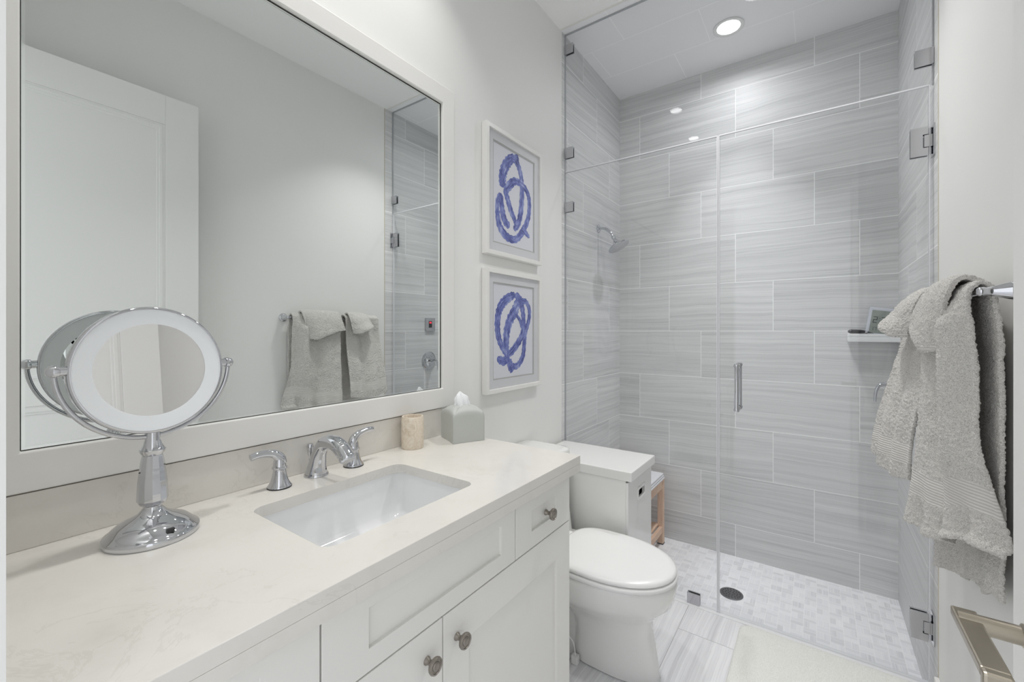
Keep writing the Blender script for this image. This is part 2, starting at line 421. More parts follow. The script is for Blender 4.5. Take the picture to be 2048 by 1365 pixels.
struct('wall_front', boxes([(LX - .12, DX0, -.07, FY, FL, CEIL), (DX1, RX + .12, -.07, FY, FL, CEIL), (DX0, DX1, -.07, FY, DZ, CEIL)]), 'wall')
struct('ceiling', box(LX - .12, RX + .12, -0.07, 2.128, CEIL, CEIL + .1), 'ceil')
struct('ceiling_shower', box(LX - .12, RX + .12, 2.140, BY + .1, CEIL, CEIL + .1), 'tile_ceil')
struct('trim_5', box(LX - .12, RX + .12, 2.128, 2.140, CEIL - 0.002, CEIL + .1), 'white')
struct('baseboard_right', box(RX - 0.014, RX, FY, 2.100, FL, FL + 0.092, 0.003), 'white')
struct('baseboard_left', box(LX, LX + 0.014, 1.236, 2.145, FL, FL + 0.092, 0.003), 'white')


# door leaf standing open against the right wall
dx = 0.2145
def door_leaf():
    y0, y1, z0, z1 = 0.058, 0.857, FL + 0.012, 1.131
    body = box(dx + .006, dx + .036, y0, y1, z0, z1)
    fr = [(dx, dx + .042, y0, y0 + .135, z0, z1), (dx, dx + .042, y1 - .135, y1, z0, z1),
          (dx, dx + .042, y0 + .135, y1 - .135, z1 - .14, z1), (dx, dx + .042, y0 + .135, y1 - .135, z0, z0 + .24),
          (dx, dx + .042, y0 + .135, y1 - .135, -.30, -.20)]
    join(body, boxes(fr))
    for (a, b) in ((-.20, z1 - .14), (z0 + .24, -.30)):
        ya, yb = y0 + .135, y1 - .135; w = .034
        join(body, plate([(ya, a), (yb, a), (yb, b), (ya, b)], [(ya + w, a + w), (yb - w, a + w), (yb - w, b - w), (ya + w, b - w)],
                         lambda u, v, k: (dx + .003 + k, u, v), 0.004))
        join(body, plate([(ya + .010, a + .010), (yb - .010, a + .010), (yb - .010, b - .010), (ya + .010, b - .010)],
                         [(ya + w - .01, a + w - .01), (yb - w + .01, a + w - .01), (yb - w + .01, b - w + .01), (ya + w - .01, b - w + .01)],
                         lambda u, v, k: (dx + .0005 + k, u, v), 0.004))
    return body
door = struct('door_1', door_leaf(), 'door', bevel=0.0015)
dl = obj('door_handle', boxes([(dx - .009, dx, .700, .775, -.390, -.318)], .0015), 'nickel', door)
obj('stem', lathe([(0, 0), (.0135, 0), (.0135, .012), (.0105, .014), (.0105, .066), (0, .066)], (dx - .008, .745, -.352), (-1, 0, 0), 28), 'nickel', dl, True)
lev = box(.138, .161, .642, .765, -.357, -.346, .002)
join(lev, box(.138, .161, .632, .644, -.372, -.346, .003))
obj('lever', lev, 'nickel', dl)

# ------------------------------------------------------------------ downlights
def downlight(name, x, y, r, label, z=CEIL):
    t = thing(name, label, 'ceiling light', (x, y, z), 'recessed ceiling downlights')
    obj('trim_ring', lathe([(r, 0), (r + .001, -.004), (r - .004, -.006), (r * .76, -.003), (r * .74, .0), (r * .74, 0.0)], (x, y, z - .0005), (0, 0, 1), 56), 'plastic', t, True)
    obj('lens', lathe([(0, -.002), (r * .74, -.002), (r * .74, .002), (0, .002)], (x, y, z), (0, 0, 1), 48), 'lens', t, False)
    return t
downlight('recessed_downlight', -0.40, 2.653, .078, 'round recessed downlight in the tiled ceiling of the shower')
for i, (x, y) in enumerate(VAN):
    downlight('recessed_downlight', x, y, .055, ['small downlight over the vanity\'s left end, the lower light reflected in the shower glass',
                                                 'small downlight over the vanity\'s right end, the upper light reflected in the shower glass'][i])
downlight('recessed_downlight', -0.25, 1.92, .07, 'added recessed downlight in the room ceiling, out of view, brightening the room before the shower')  # fixture made up to go with the added room fill

# ------------------------------------------------------------------ vanity cabinet
CZ = -0.392                                   # counter top
VY0, VY1, FX = 0.056, 1.219, -0.639           # cabinet ends and door faces
van = thing('vanity_cabinet', 'white shaker-style bathroom vanity cabinet with pewter knobs below the stone counter', 'cabinet', (-0.9, 0.66, FL))
body = boxes([(LX + .002, FX - .021, VY0 + .002, VY0 + .02, FL + .10, -.443), (LX + .002, FX - .021, VY1 - .018, VY1, FL, -.443),
              (LX + .002, LX + .012, VY0 + .02, VY1 - .018, FL + .10, -.443), (LX + .012, FX - .021, VY0 + .02, VY1 - .018, FL + .10, FL + .118),
              (FX - .09, FX - .075, VY0 + .02, VY1 - .018, FL, FL + .10),
              (FX - .036, FX - .0215, VY0 + .02, VY1 - .018, -.470, -.443), (FX - .036, FX - .0215, VY0 + .02, VY1 - .018, -.61, -.59),
              (FX - .036, FX - .0215, .368, .392, FL + .10, -.443), (FX - .036, FX - .0215, .906, .93, -.61, -.443), (FX - .036, FX - .0215, .64, .665, FL + .10, -.60)])
obj('carcass', body, 'cab', van)
def shaker(name, y0, y1, z0, z1, l, r, t, b, parent, dep=.007):
    g = .0017; y0 += g; y1 -= g; z0 += g; z1 -= g; x0 = FX - .020
    f = plate([(y0, z0), (y1, z0), (y1, z1), (y0, z1)], [(y0 + l, z0 + b), (y1 - r, z0 + b), (y1 - r, z1 - t), (y0 + l, z1 - t)], lambda u, v, k: (x0 + k, u, v), .020)
    join(f, box(x0, FX - dep, y0 + l - .002, y1 - r + .002, z0 + b - .002, z1 - t + .002))
    return obj(name, f, 'cab', parent, bevel=.0009)
def knob(y, z, parent):
    o = obj('knob', lathe([(0, -.001), (.0085, -.001), (.0085, .002), (.0058, .006), (.0055, .012), (.0075, .0155), (.0125, .018), (.0160, .021), (.0172, .025), (.0160, .0285),
                           (.0130, .0292), (.0122, .0275), (.0095, .0272), (.0088, .0288), (.0050, .0300), (0, .0300)], (FX, y, z), (1, 0, 0), 40), 'pewter', parent, True, angle=50)
    return o
ZT = -.447
shaker('drawer_front', .058, .380, -.598, ZT, .09, .09, .04, .04, van)
shaker('false_drawer_front', .380, .918, -.598, ZT, .088, .06, .036, .040, van)
dr = shaker('drawer', .918, 1.219, -.598, ZT, .078, .086, .045, .045, van); knob(1.072, -.524, dr)
shaker('door', .058, .380, FL + .102, -.598, .09, .09, .09, .09, van)
d1 = shaker('door', .380, .652, FL + .102, -.598, .082, .082, .09, .09, van); knob(.606, -.662, d1)
d2 = shaker('door', .652, 1.219, FL + .102, -.598, .082, .082, .09, .09, van); knob(.694, -.664, d2)

# counter with a rounded sink cut-out, apron and backsplash
top = thing('countertop', 'polished beige-white quartz counter slab with thick front edge on the vanity', 'countertop', (-0.9, 0.66, CZ - .05))
CX1, CY0, CY1 = -0.609, FY + 0.0005, 1.234
SX0, SX1, SY0, SY1 = -1.016, -0.718, 0.437, 0.850
slab = plate([(LX + .001, CY0), (CX1, CY0), (CX1, CY1), (LX + .001, CY1)], rrect(SX0, SX1, SY0, SY1, .028), lambda u, v, k: (u, v, CZ - .026 + k), .026)
obj('slab', slab, 'quartz', top, bevel=.0012)
obj('front_edge', boxes([(CX1 - .030, CX1 - .0003, CY0 + .0003, CY1 - .0003, CZ - .050, CZ - .0262), (LX + .001, CX1 - .031, CY1 - .030, CY1 - .0003, CZ - .050, CZ - .0262)]), 'quartz', top)
obj('backsplash', box(LX + .0005, LX + .020, CY0, 1.178, CZ + .0003, CZ + .1005, .001), 'splash', top)
sink = thing('undermount_sink', 'white rectangular undermount porcelain sink set into the counter', 'sink', (-.867, .645, CZ - .2))
def bowl_rings(o):
    R = []
    for (e, z, r) in ((-.032, -.0264, .045), (-.004, -.0264, .028), (-.004, -.060, .030), (.000, -.110, .032), (.004, -.132, .034), (.012, -.144, .036), (.026, -.150, .036), (.060, -.153, .03), (.110, -.1545, .02)):
        R.append([(x, y, CZ + z) for x, y in rrect(SX0 + e, SX1 - e, SY0 + e, SY1 - e, r)])
    if o:
        R = []
        for (e, z, r) in ((.100, -.172, .03), (.0, -.165, .05), (-.014, -.060, .035), (-.014, -.0365, .035), (-.032, -.0365, .045)):
            R.append([(x, y, CZ + z) for x, y in rrect(SX0 + e, SX1 - e, SY0 + e, SY1 - e, r)])
    return R
obj('basin', loft(bowl_rings(1) + bowl_rings(0)), 'porcelain', sink, True, angle=50)
obj('drain', lathe([(0, .0), (.030, .0), (.030, .003), (.024, .0035), (.022, .002), (.018, .005), (0, .006)], (-.90, .645, CZ - .1545), (0, 0, 1), 36), 'chrome', sink, True)

# ------------------------------------------------------------------ faucet
fau = thing('faucet', 'chrome widespread faucet with arched spout and two curved lever handles behind the sink', 'faucet', (-1.10, .648, CZ))
sp = tube([(-1.112, .648, CZ + .001, .029), (-1.111, .648, CZ + .010, .0275), (-1.106, .648, CZ + .035, .0225), (-1.096, .648, CZ + .065, .0190), (-1.076, .648, CZ + .090, .0180),
           (-1.048, .648, CZ + .100, .0190), (-1.018, .648, CZ + .099, .0200), (-.992, .648, CZ + .088, .0205), (-.972, .648, CZ + .072, .0190)], 28, 8, 1.0)
so = obj('spout', sp, 'chrome', fau, True, angle=60)
obj('outlet_ring', lathe([(0, -.004), (.0198, -.004), (.0208, .000), (.0200, .006), (.0165, .009), (0, .009)], (-.971, .648, CZ + .071), (.62, 0, -.78), 32), 'chrome', so, True)
obj('spout_foot', lathe([(0, 0), (.031, 0), (.0315, .003), (.030, .006), (0, .006)], (-1.112, .648, CZ), (0, 0, 1), 40), 'chrome', fau, True)
def lever_handle(x, y, sgn, rise, lift):
    h = obj('handle_base', lathe([(0, 0), (.0275, 0), (.0275, .0045), (.0262, .006), (.0215, .014), (.0175, .026), (.0150, .040), (.0146, .046), (.0175, .048), (.0175, .0515), (.0150, .053),
                                  (.0138, .066), (.011, .076), (.0075, .083), (0, .085)], (x, y, CZ), (0, 0, 1), 44), 'chrome', fau, True, angle=50)
    pts = [(x, y - sgn * .004, CZ + .060, .0135), (x, y, CZ + .074 + lift * .3, .0128), (x - .001, y + sgn * .014, CZ + .086 + lift * .7, .0104), (x - .002, y + sgn * .034, CZ + .091 + lift, .0092),
           (x - .002, y + sgn * .052, CZ + .091 + rise, .0086), (x - .002, y + sgn * .067, CZ + .0885 + rise * 1.2, .0082)]
    obj('lever', tube(pts, 20, 8, 1.0), 'chrome', h, True, angle=60)
    obj('gasket', lathe([(0, 0), (.0282, 0), (.0282, .003), (0, .003)], (x, y, CZ), (0, 0, 1), 40), 'black', h)
lever_handle(-1.103, .545, -1, 0.000, 0.0)
lever_handle(-1.103, .757, 1, 0.0045, 0.002)
obj('lift_rod', lathe([(0, 0), (.0034, 0), (.0034, .046), (.006, .052), (.0082, .064), (.0095, .074), (.0070, .081), (0, .082)], (-1.143, .648, CZ), (0, 0, 1), 24), 'chrome', fau, True)

# ------------------------------------------------------------------ cosmetic mirror
cm = thing('makeup_mirror', 'round double-sided chrome makeup mirror with frosted light ring on a turned stand', 'mirror', (-1.040, .275, CZ))
bx, by = -1.040, .275
obj('base', lathe([(0, 0), (.072, 0), (.0735, .003), (.0735, .010), (.0720, .0125), (.069, .013), (.064, .020), (.054, .029), (.040, .036), (.029, .041), (.022, .046), (.0165, .053), (.0140, .0575), (.0145, .059),
                   (.0130, .061), (0, .061)], (bx, by, CZ), (0, 0, 1), 72), 'chrome', cm, True, angle=50)
obj('foot_pad', lathe([(0, -.0005), (.0705, -.0005), (.0705, .002), (0, .002)], (bx, by, CZ + .0006), (0, 0, 1), 60), 'black', cm)
obj('switch', box(bx + .0575, bx + .0655, by + .004, by + .016, CZ + .019, CZ + .0262, .001), 'black', cm)
obj('post', lathe([(0, .060), (.0155, .060), (.0215, .064), (.0240, .070), (.0238, .078), (.0225, .105), (.0185, .140), (.0165, .152), (.0155, .155)], (bx, by, CZ), (0, 0, 1), 12, .26), 'chrome', cm)
obj('post_collar', lathe([(0, .154), (.0150, .155), (.0185, .160), (.0205, .1655), (.0180, .168), (.0140, .176), (.0125, .182), (.0118, .184), (.0118, .207), (.0095, .209), (0, .209)], (bx, by, CZ), (0, 0, 1), 36), 'chrome', cm, True, angle=35)
C0 = Vector((bx, by, -.0735)); TDIR = Vector((-.02, .252, 0)).normalized(); NORM = Vector((TDIR.y, -TDIR.x, 0))
tilt = math.radians(4); nrm = (NORM * math.cos(tilt) + Vector((0, 0, 1)) * math.sin(tilt)).normalized(); upv = nrm.cross(TDIR).normalized()
PV0 = C0 + Vector((0, 0, .006))
obj('yoke', torus(PV0, NORM, .1335, .0042, 96, 14, math.pi, 2 * math.pi, TDIR), 'chrome', cm, True, angle=60)
for s in (-1, 1):
    p = PV0 + TDIR * (.116 * s)
    obj('pivot_knob', lathe([(0, 0), (.0080, 0), (.0080, .011), (.0102, .012), (.0108, .017), (.0092, .023), (.0052, .0265), (0, .0275)], tuple(p), tuple(TDIR * s), 28), 'chrome', cm, True)
rim = lathe([(.1150, -.009), (.1180, -.009), (.1200, -.006), (.1205, 0), (.1200, .006), (.1180, .009), (.1150, .009), (.1150, -.009)], tuple(C0), tuple(nrm), 128)
bmesh.ops.delete(rim, geom=[f for f in rim.faces if len(f.verts) > 4], context='FACES'); bmesh.ops.remove_doubles(rim, verts=rim.verts, dist=1e-6)
obj('rim', rim, 'chrome', cm, True, angle=60)
for s in (1, -1):
    lr = lathe([(.0870, .0050), (.1155, .0075), (.1155, .0060), (.0870, .0030)], tuple(C0), tuple(nrm * s), 128)
    bmesh.ops.delete(lr, geom=[f for f in lr.faces if len(f.verts) > 4], context='FACES')
    obj('light_ring', lr, 'frost', cm, True)
    obj('mirror_glass', lathe([(0, .0020), (.0875, .0020), (.0875, .0045), (0, .0045)], tuple(C0), tuple(nrm * s), 96), 'mirror2', cm)

# ------------------------------------------------------------------ tumbler, tissue cover
tag(obj('tumbler', lathe([(0, 0), (.0350, 0), (.0368, .003), (.0372, .05), (.0372, .100), (.0352, .1065), (.0315, .1065), (.0300, .102), (.0300, .012), (0, .010)], (-1.112, .990, CZ), (0, 0, 1), 64), 'marble', None, True),
    'cream marble tumbler standing against the backsplash', 'cup')
tis = thing('tissue_box_cover', 'pale grey leatherette tissue box cover at the right end of the counter', 'tissue box', (-1.03, 1.16, CZ))
def cover():
    a = math.atan2(.901, .434); S = .118; F = Vector((-1.025, 1.096, 0)); e1 = Vector((math.cos(a), math.sin(a), 0)); e2 = Vector((-math.sin(a), math.cos(a), 0))
    rings = []; n = 15
    prof = [(0, 0.0), (.0, .03), (0, .07), (0, .093), (.0015, .102), (.006, .110), (.015, .1165), (.028, .1205), (.044, .1225)]
    for (ins, z) in prof:
        L = []
        for side in range(4):
            for i in range(n):
                t = i / n; q = [(t, 0), (1, t), (1 - t, 1), (0, 1 - t)][side]
                bulge = math.sin(math.pi * t)
                rr = ins / S
                u, v = q; cc = .5
                u = cc + (u - cc) * (1 - 2 * rr); v = cc + (v - cc) * (1 - 2 * rr)
                nx, ny = [(0, -1), (1, 0), (0, 1), (-1, 0)][side]
                bl = -.0030 * bulge * (1 if z < .1 else .3); corner = abs(2 * t - 1) ** 6
                P = F + e1 * (u * S + nx * bl) + e2 * (v * S + ny * bl)
                zz = z + (.0035 * bulge if z > .10 else 0) - (.008 * corner if z > .105 else 0)
                L.append((P.x, P.y, CZ + zz + .0005))
        rings.append(L)
    return loft(rings), F, e1, e2, S
cv, F, e1, e2, S = cover()
obj('cover', cv, 'leather', tis, True, angle=50)
for (u, v) in ((0, 0), (1, 0), (0, 1), (1, 1)):
    P = F + e1 * u * S + e2 * v * S
    pts = [(P.x, P.y, CZ + .003, .0016), (P.x, P.y, CZ + .06, .0015), (P.x, P.y, CZ + .088, .0015)]
    m_ = F + (e1 + e2) * S * .5
    pts.append((P.x + (m_.x - P.x) * .06, P.y + (m_.y - P.y) * .03, CZ + .096, .0014)); pts.append((P.x + (m_.x - P.x) * .14, P.y + (m_.y - P.y) * .14, CZ + .1035, .0011))
    obj('piping', tube(pts, 8, 4), 'leather', tis, True)
def tissue():
    m_ = F + (e1 + e2) * S * .5; rings = []; n = 36; random.seed(4)
    for k, (r, z) in enumerate([(.0260, .116), (.0260, .130), (.0245, .142), (.0210, .152), (.0150, .161), (.0080, .168), (.0015, .171)]):
        L = []
        for i in range(n):
            a = 2 * math.pi * i / n; w = 1 + .20 * math.sin(5 * a + k * .5) + .10 * math.sin(9 * a - k)
            L.append((m_.x + (e1.x * math.cos(a) * 1.0 + e2.x * math.sin(a) * .55) * r * w - .002 * k * e1.x, m_.y + (e1.y * math.cos(a) + e2.y * math.sin(a) * .55) * r * w - .0015 * k, CZ + z + .003 * math.sin(3 * a + k)))
        rings.append(L)
    return loft(rings)
obj('tissue', tissue(), 'tissue', tis, True, angle=80)

# ------------------------------------------------------------------ framed wall mirror
wm = thing('wall_mirror', 'large rectangular wall mirror in a wide white painted frame above the vanity', 'mirror', (LX, .66, .3))
MY0, MY1, MZ0, MZ1 = .122, 1.172, -.2145, .862
FY0, FY1, FZ0, FZ1 = .104, 1.250, -.2895, .940
gx = LX + .012
obj('mirror_glass', box(LX + .004, gx, .116, 1.178, -.2200, .868), 'mirror', wm)
fy0, fy1, fz0, fz1 = .058, 1.238, -.2885, .930
obj('frame', plate([(fy0, fz0), (fy1, fz0), (fy1, fz1), (fy0, fz1)], [(.118, -.2155), (1.1755, -.2155), (1.1755, .8635), (.118, .8635)], lambda u, v, k: (LX + .0005 + k, u, v), .0255), 'white', wm, bevel=.003)
bev = plate([(.1185, -.2150), (1.175, -.2150), (1.175, .8630), (.1185, .8630)], [(.1255, -.2085), (1.1675, -.2085), (1.1675, .8560), (.1255, .8560)], lambda u, v, k: (gx + .0002 + k, u, v), .0004)
obj('glass_edge', plate([(.1182, -.2153), (1.1753, -.2153), (1.1753, .8633), (.1182, .8633)], [(.1204, -.2140), (1.1728, -.2140), (1.1728, .8608), (.1204, .8608)], lambda u, v, k: (gx + .0002 + k, u, v), .0020), 'gap', wm)
obj('bevelled_edge', bev, 'bevel', wm)

# ------------------------------------------------------------------ framed prints
ART1 = [[(1.567, 0.653, 0.0432), (1.567, 0.694, 0.054), (1.58, 0.739, 0.054), (1.615, 0.787, 0.0504), (1.656, 0.813, 0.0396), (1.694, 0.79, 0.036), (1.72, 0.738, 0.0346), (1.726, 0.663, 0.0374), (1.716, 0.579, 0.0396), (1.694, 0.514, 0.036), (1.656, 0.479, 0.0288)], [(1.58, 0.63, 0.0288), (1.619, 0.675, 0.0432), (1.67, 0.71, 0.036), (1.738, 0.705, 0.0324), (1.783, 0.667, 0.0324), (1.79, 0.601, 0.0324), (1.768, 0.535, 0.0346), (1.718, 0.47, 0.036), (1.665, 0.433, 0.0346), (1.597, 0.437, 0.0396), (1.547, 0.474, 0.0396), (1.53, 0.526, 0.0324), (1.528, 0.581, 0.0252), (1.552, 0.623, 0.0216)], [(1.584, 0.652, 0.0324), (1.606, 0.611, 0.036), (1.635, 0.56, 0.0346), (1.665, 0.524, 0.0288), (1.675, 0.497, 0.0252)], [(1.555, 0.624, 0.0288), (1.562, 0.559, 0.0396), (1.584, 0.507, 0.0396), (1.624, 0.486, 0.0324)], [(1.718, 0.497, 0.0324), (1.758, 0.482, 0.0288), (1.792, 0.464, 0.0158)], [(1.656, 0.808, 0.0252), (1.681, 0.832, 0.0216), (1.697, 0.814, 0.0086)]]
ART2 = [[(1.668, 0.174, 0.0288), (1.618, 0.156, 0.0432), (1.566, 0.125, 0.0468), (1.538, 0.082, 0.0432), (1.529, 0.022, 0.0396), (1.543, -0.038, 0.036), (1.578, -0.085, 0.0324), (1.606, -0.117, 0.0252)], [(1.694, 0.146, 0.0504), (1.668, 0.101, 0.054), (1.626, 0.052, 0.054), (1.6, -0.005, 0.0504), (1.594, -0.067, 0.0446), (1.606, -0.114, 0.036), (1.578, -0.136, 0.0432), (1.526, -0.121, 0.0288)], [(1.668, 0.176, 0.0324), (1.711, 0.147, 0.0396), (1.733, 0.094, 0.036), (1.738, 0.029, 0.036), (1.724, -0.021, 0.036), (1.676, -0.069, 0.0396), (1.614, -0.112, 0.0324)], [(1.72, 0.143, 0.0324), (1.76, 0.143, 0.0288), (1.79, 0.106, 0.0288), (1.785, 0.055, 0.0288), (1.756, -0.001, 0.0324), (1.745, -0.061, 0.0324), (1.733, -0.12, 0.0324), (1.689, -0.162, 0.0324), (1.643, -0.162, 0.0288), (1.63, -0.139, 0.0216)], [(1.676, 0.077, 0.018), (1.707, 0.053, 0.0202), (1.722, 0.014, 0.018)], [(1.618, -0.129, 0.036), (1.63, -0.163, 0.0432), (1.651, -0.186, 0.036)]]
def ribbon(strokes, x0):
    b = mk(); uvl = b.loops.layers.uv.new('UVMap')
    for si, s in enumerate(strokes):
        P = cr(s, 8); L = []; n = len(P); acc = si * 3.1
        for i, p in enumerate(P):
            a, c = P[max(i - 1, 0)], P[min(i + 1, n - 1)]; d = Vector((c[0] - a[0], c[1] - a[1])); d.normalize(); nn = Vector((-d.y, d.x))
            w = p[2] * .5 * (1 + .10 * math.sin(i * 1.7 + si) + .06 * math.sin(i * 3.9))
            if i in (0, n - 1): w *= .25
            elif i in (1, n - 2): w *= .7
            row = []
            for k in range(5):
                t = k / 4 * 2 - 1
                row.append((b.verts.new((x0 + si * .00012 + .00001 * k, p[0] + nn.x * t * w, p[1] + nn.y * t * w)), (t * .5 + .5, acc + i * .06)))
            L.append(row)
        for A, B in zip(L, L[1:]):
            for k in range(4):
                f = b.faces.new((A[k][0], A[k + 1][0], B[k + 1][0], B[k][0]))
                for lp, q in zip(f.loops, (A[k], A[k + 1], B[k + 1], B[k])): lp[uvl].uv = (q[1][0] * 1.0, q[1][1])
    return b
def framed(name, label, y0, y1, z0, z1, strokes):
    t = thing(name, label, 'framed picture', (LX, (y0 + y1) / 2, z0), 'framed blue abstract prints')
    w = .019; X1 = LX + .030
    R = lambda a: [(y0 + a, z0 + a), (y1 - a, z0 + a), (y1 - a, z1 - a), (y0 + a, z1 - a)]
    obj('frame', plate(R(0), R(w), lambda u, v, k: (LX + .001 + k, u, v), .029), 'white', t, bevel=.0015)
    mb = plate(R(w - .003), R(w + .038), lambda u, v, k: (LX + .0165 + k, u, v), .002)
    m_ = obj('mat_board', mb, 'matb', t)
    obj('mat_bevel', plate(R(w + .037), R(w + .044), lambda u, v, k: (LX + .0148 + k, u, v), .0015), 'matedge', t)
    pr = obj('print', box(LX + .0125, LX + .0140, y0 + w, y1 - w, z0 + w, z1 - w), 'paper', t)
    bo_ = obj('brush_strokes', ribbon(strokes, LX + .0142), 'brush', pr)
    obj('glazing', box(LX + .0225, LX + .0240, y0 + w - .002, y1 - w + .002, z0 + w - .002, z1 - w + .002), 'glazing', t)
framed('framed_print', 'upper of two white framed prints, blue looping brush strokes crossed into a pear shape', 1.435, 1.889, .336, .904, ART1)
framed('framed_print', 'lower of two white framed prints, blue oval brush loops with a tail at lower left', 1.435, 1.884, -.2735, .275, ART2)

# ------------------------------------------------------------------ toilet
toi = thing('toilet', 'white elongated one-piece toilet with closed lid between vanity and hamper', 'toilet', (-.80, 1.59, FL))
TY = 1.592
def egg(xb, xt, hw, z, n=44, pw=2.0, cy=TY, sq=.55):
    """outline: squared at the back xb, rounded nose at xt"""
    xm_ = xb + (xt - xb) * .45; L = []
    for i in range(n):
        a = 2 * math.pi * i / n; c, s = math.cos(a), math.sin(a)
        if c >= 0: x = xm_ + (xt - xm_) * abs(c) ** (2 / 2.05)
        else: x = xm_ - (xm_ - xb) * abs(c) ** (sq)
        e = .95 if c >= 0 else .62
        y = cy + hw * math.copysign(abs(s) ** e, s)
        L.append((x, y, z))
    return L
BYC = TY + .030
bw = [egg(-.800, -.484, .076, FL + .001, cy=BYC, sq=.35), egg(-.806, -.474, .084, FL + .012, cy=BYC, sq=.35), egg(-.804, -.480, .082, FL + .06, cy=BYC, sq=.35), egg(-.798, -.490, .082, FL + .13, cy=BYC - .004, sq=.35),
      egg(-.80, -.500, .092, -1.12, cy=BYC - .010, sq=.35), egg(-.84, -.497, .108, -1.075, cy=TY + .012, sq=.4), egg(-1.0, -.468, .140, -1.035, cy=TY + .004), egg(-1.04, -.430, .170, -.998), egg(-1.05, -.414, .184, -.955),
      egg(-1.05, -.408, .188, -.925), egg(-1.05, -.409, .187, -.912), egg(-1.05, -.414, .182, -.906)]
obj('trapway', loft([[(x, y, z) for x, y in rrect(LX + .03, -.77, BYC - h, BYC + h, .04)] for z, h in ((FL + .001, .060), (-1.10, .062), (-1.02, .09), (-.93, .12))]), 'toilet', toi, True, angle=60)
obj('bowl', loft(bw), 'toilet', toi, True, angle=60)
obj('seat', loft([egg(-.86, -.412, .186, -.904), egg(-.86, -.407, .190, -.900), egg(-.86, -.407, .190, -.890), egg(-.86, -.413, .185, -.886)]), 'plastic', toi, True, angle=60)
obj('lid', loft([egg(-.865, -.416, .183, -.8835), egg(-.865, -.411, .187, -.880), egg(-.865, -.412, .186, -.872), egg(-.862, -.420, .180, -.8665), egg(-.85, -.44, .165, -.8635), egg(-.80, -.52, .10, -.8625)]), 'plastic', toi, True, angle=60)
for s in (-1, 1): obj('hinge_block', box(-.905, -.862, TY + s * .068 - .023, TY + s * .068 + .023, -.905, -.872, .005), 'plastic', toi)
obj('tank', loft([[(x, y, z) for x, y in rrect(LX + .012, xf, TY - hy, TY + hy, .035)] for xf, hy, z in ((-.90, .10, -1.12), (-.90, .15, -1.0), (-.905, .185, -.91), (-.925, .195, -.80), (-.935, .203, -.572))]), 'toilet', toi, True, angle=60)
obj('tank_lid', loft([[(x, y, z) for x, y in rrect(LX + .008, -.928 - e, TY - .208 + e, TY + .208 - e, .04)] for e, z in ((.004, -.571), (0, -.567), (0, -.545), (.006, -.5385), (.02, -.536))]), 'toilet', toi, True, angle=60)
obj('flush_button', lathe([(0, 0), (.022, 0), (.022, .003), (0, .004)], (-1.05, TY, -.536), (0, 0, 1), 30), 'chrome', toi)

# ------------------------------------------------------------------ hamper
ham = thing('laundry_hamper', 'white box hamper with lid and cut-out handle between toilet and shower glass', 'hamper', (-.92, 1.985, FL))
hx0, hx1, hy0, hy1, hz = -1.160, -.672, 1.828, 2.150, -.668
hb = boxes([(hx0, hx1 - .012, hy0, hy0 + .012, FL + .001, hz + .0095), (hx0, hx1 - .012, hy1 - .012, hy1, FL + .001, hz + .0095), (hx0, hx0 + .012, hy0 + .012, hy1 - .012, FL + .001, hz), (hx0 + .012, hx1 - .012, hy0 + .012, hy1 - .012, FL + .001, FL + .013)])
yc, zc = 2.000, -.752
join(hb, plate([(hy0, FL + .001), (hy1, FL + .001), (hy1, hz + .0015), (hy0, hz + .0015)], rrect(yc - .044, yc + .044, zc - .020, zc + .020, .008), lambda u, v, k: (hx1 - .012 + k, u, v), .012))
obj('body', hb, 'toilet', ham, bevel=.002)
obj('inner_shade', box(hx0 + .03, hx1 - .03, hy0 + .03, hy1 - .03, FL + .03, hz - .02), 'gap', ham)  # solid dark block giving the shade behind the lid gap and handle hole
obj('handle_rim', plate(rrect(yc - .056, yc + .056, zc - .032, zc + .032, .014), rrect(yc - .043, yc + .043, zc - .019, zc + .019, .008), lambda u, v, k: (hx1 - .003 + k, u, v), .007), 'toilet', ham, bevel=.0015)
ld = box(hx0 - .001, hx1 + .017, hy0 - .006, hy1 + .004, hz + .010, hz + .052, .004)
obj('lid', ld, 'toilet', ham)

# ------------------------------------------------------------------ cable beside the toilet
cab = thing('power_cable', 'thin white cable looped up from a plug on the floor beside the toilet base', 'cable', (-.82, 1.51, FL))
obj('cord', tube([(-.86, 1.44, FL + .004, .0028), (-.83, 1.47, FL + .02, .0028), (-.80, 1.505, FL + .085, .0028), (-.805, 1.50, FL + .125, .0028), (-.83, 1.48, FL + .140, .0028), (-.87, 1.45, FL + .12, .0028), (-.90, 1.42, FL + .04, .0028), (-.88, 1.38, FL + .004, .0028)], 10, 8), 'plastic', cab, True)
obj('cord', tube([(-.775, 1.528, FL + .030, .0026), (-.785, 1.52, FL + .09, .0026), (-.82, 1.50, FL + .118, .0026), (-.87, 1.46, FL + .10, .0026)], 10, 8), 'plastic', cab, True)
obj('plug', boxes([(-.79, -.762, 1.515, 1.540, FL + .001, FL + .034)], .004), 'plastic', cab)
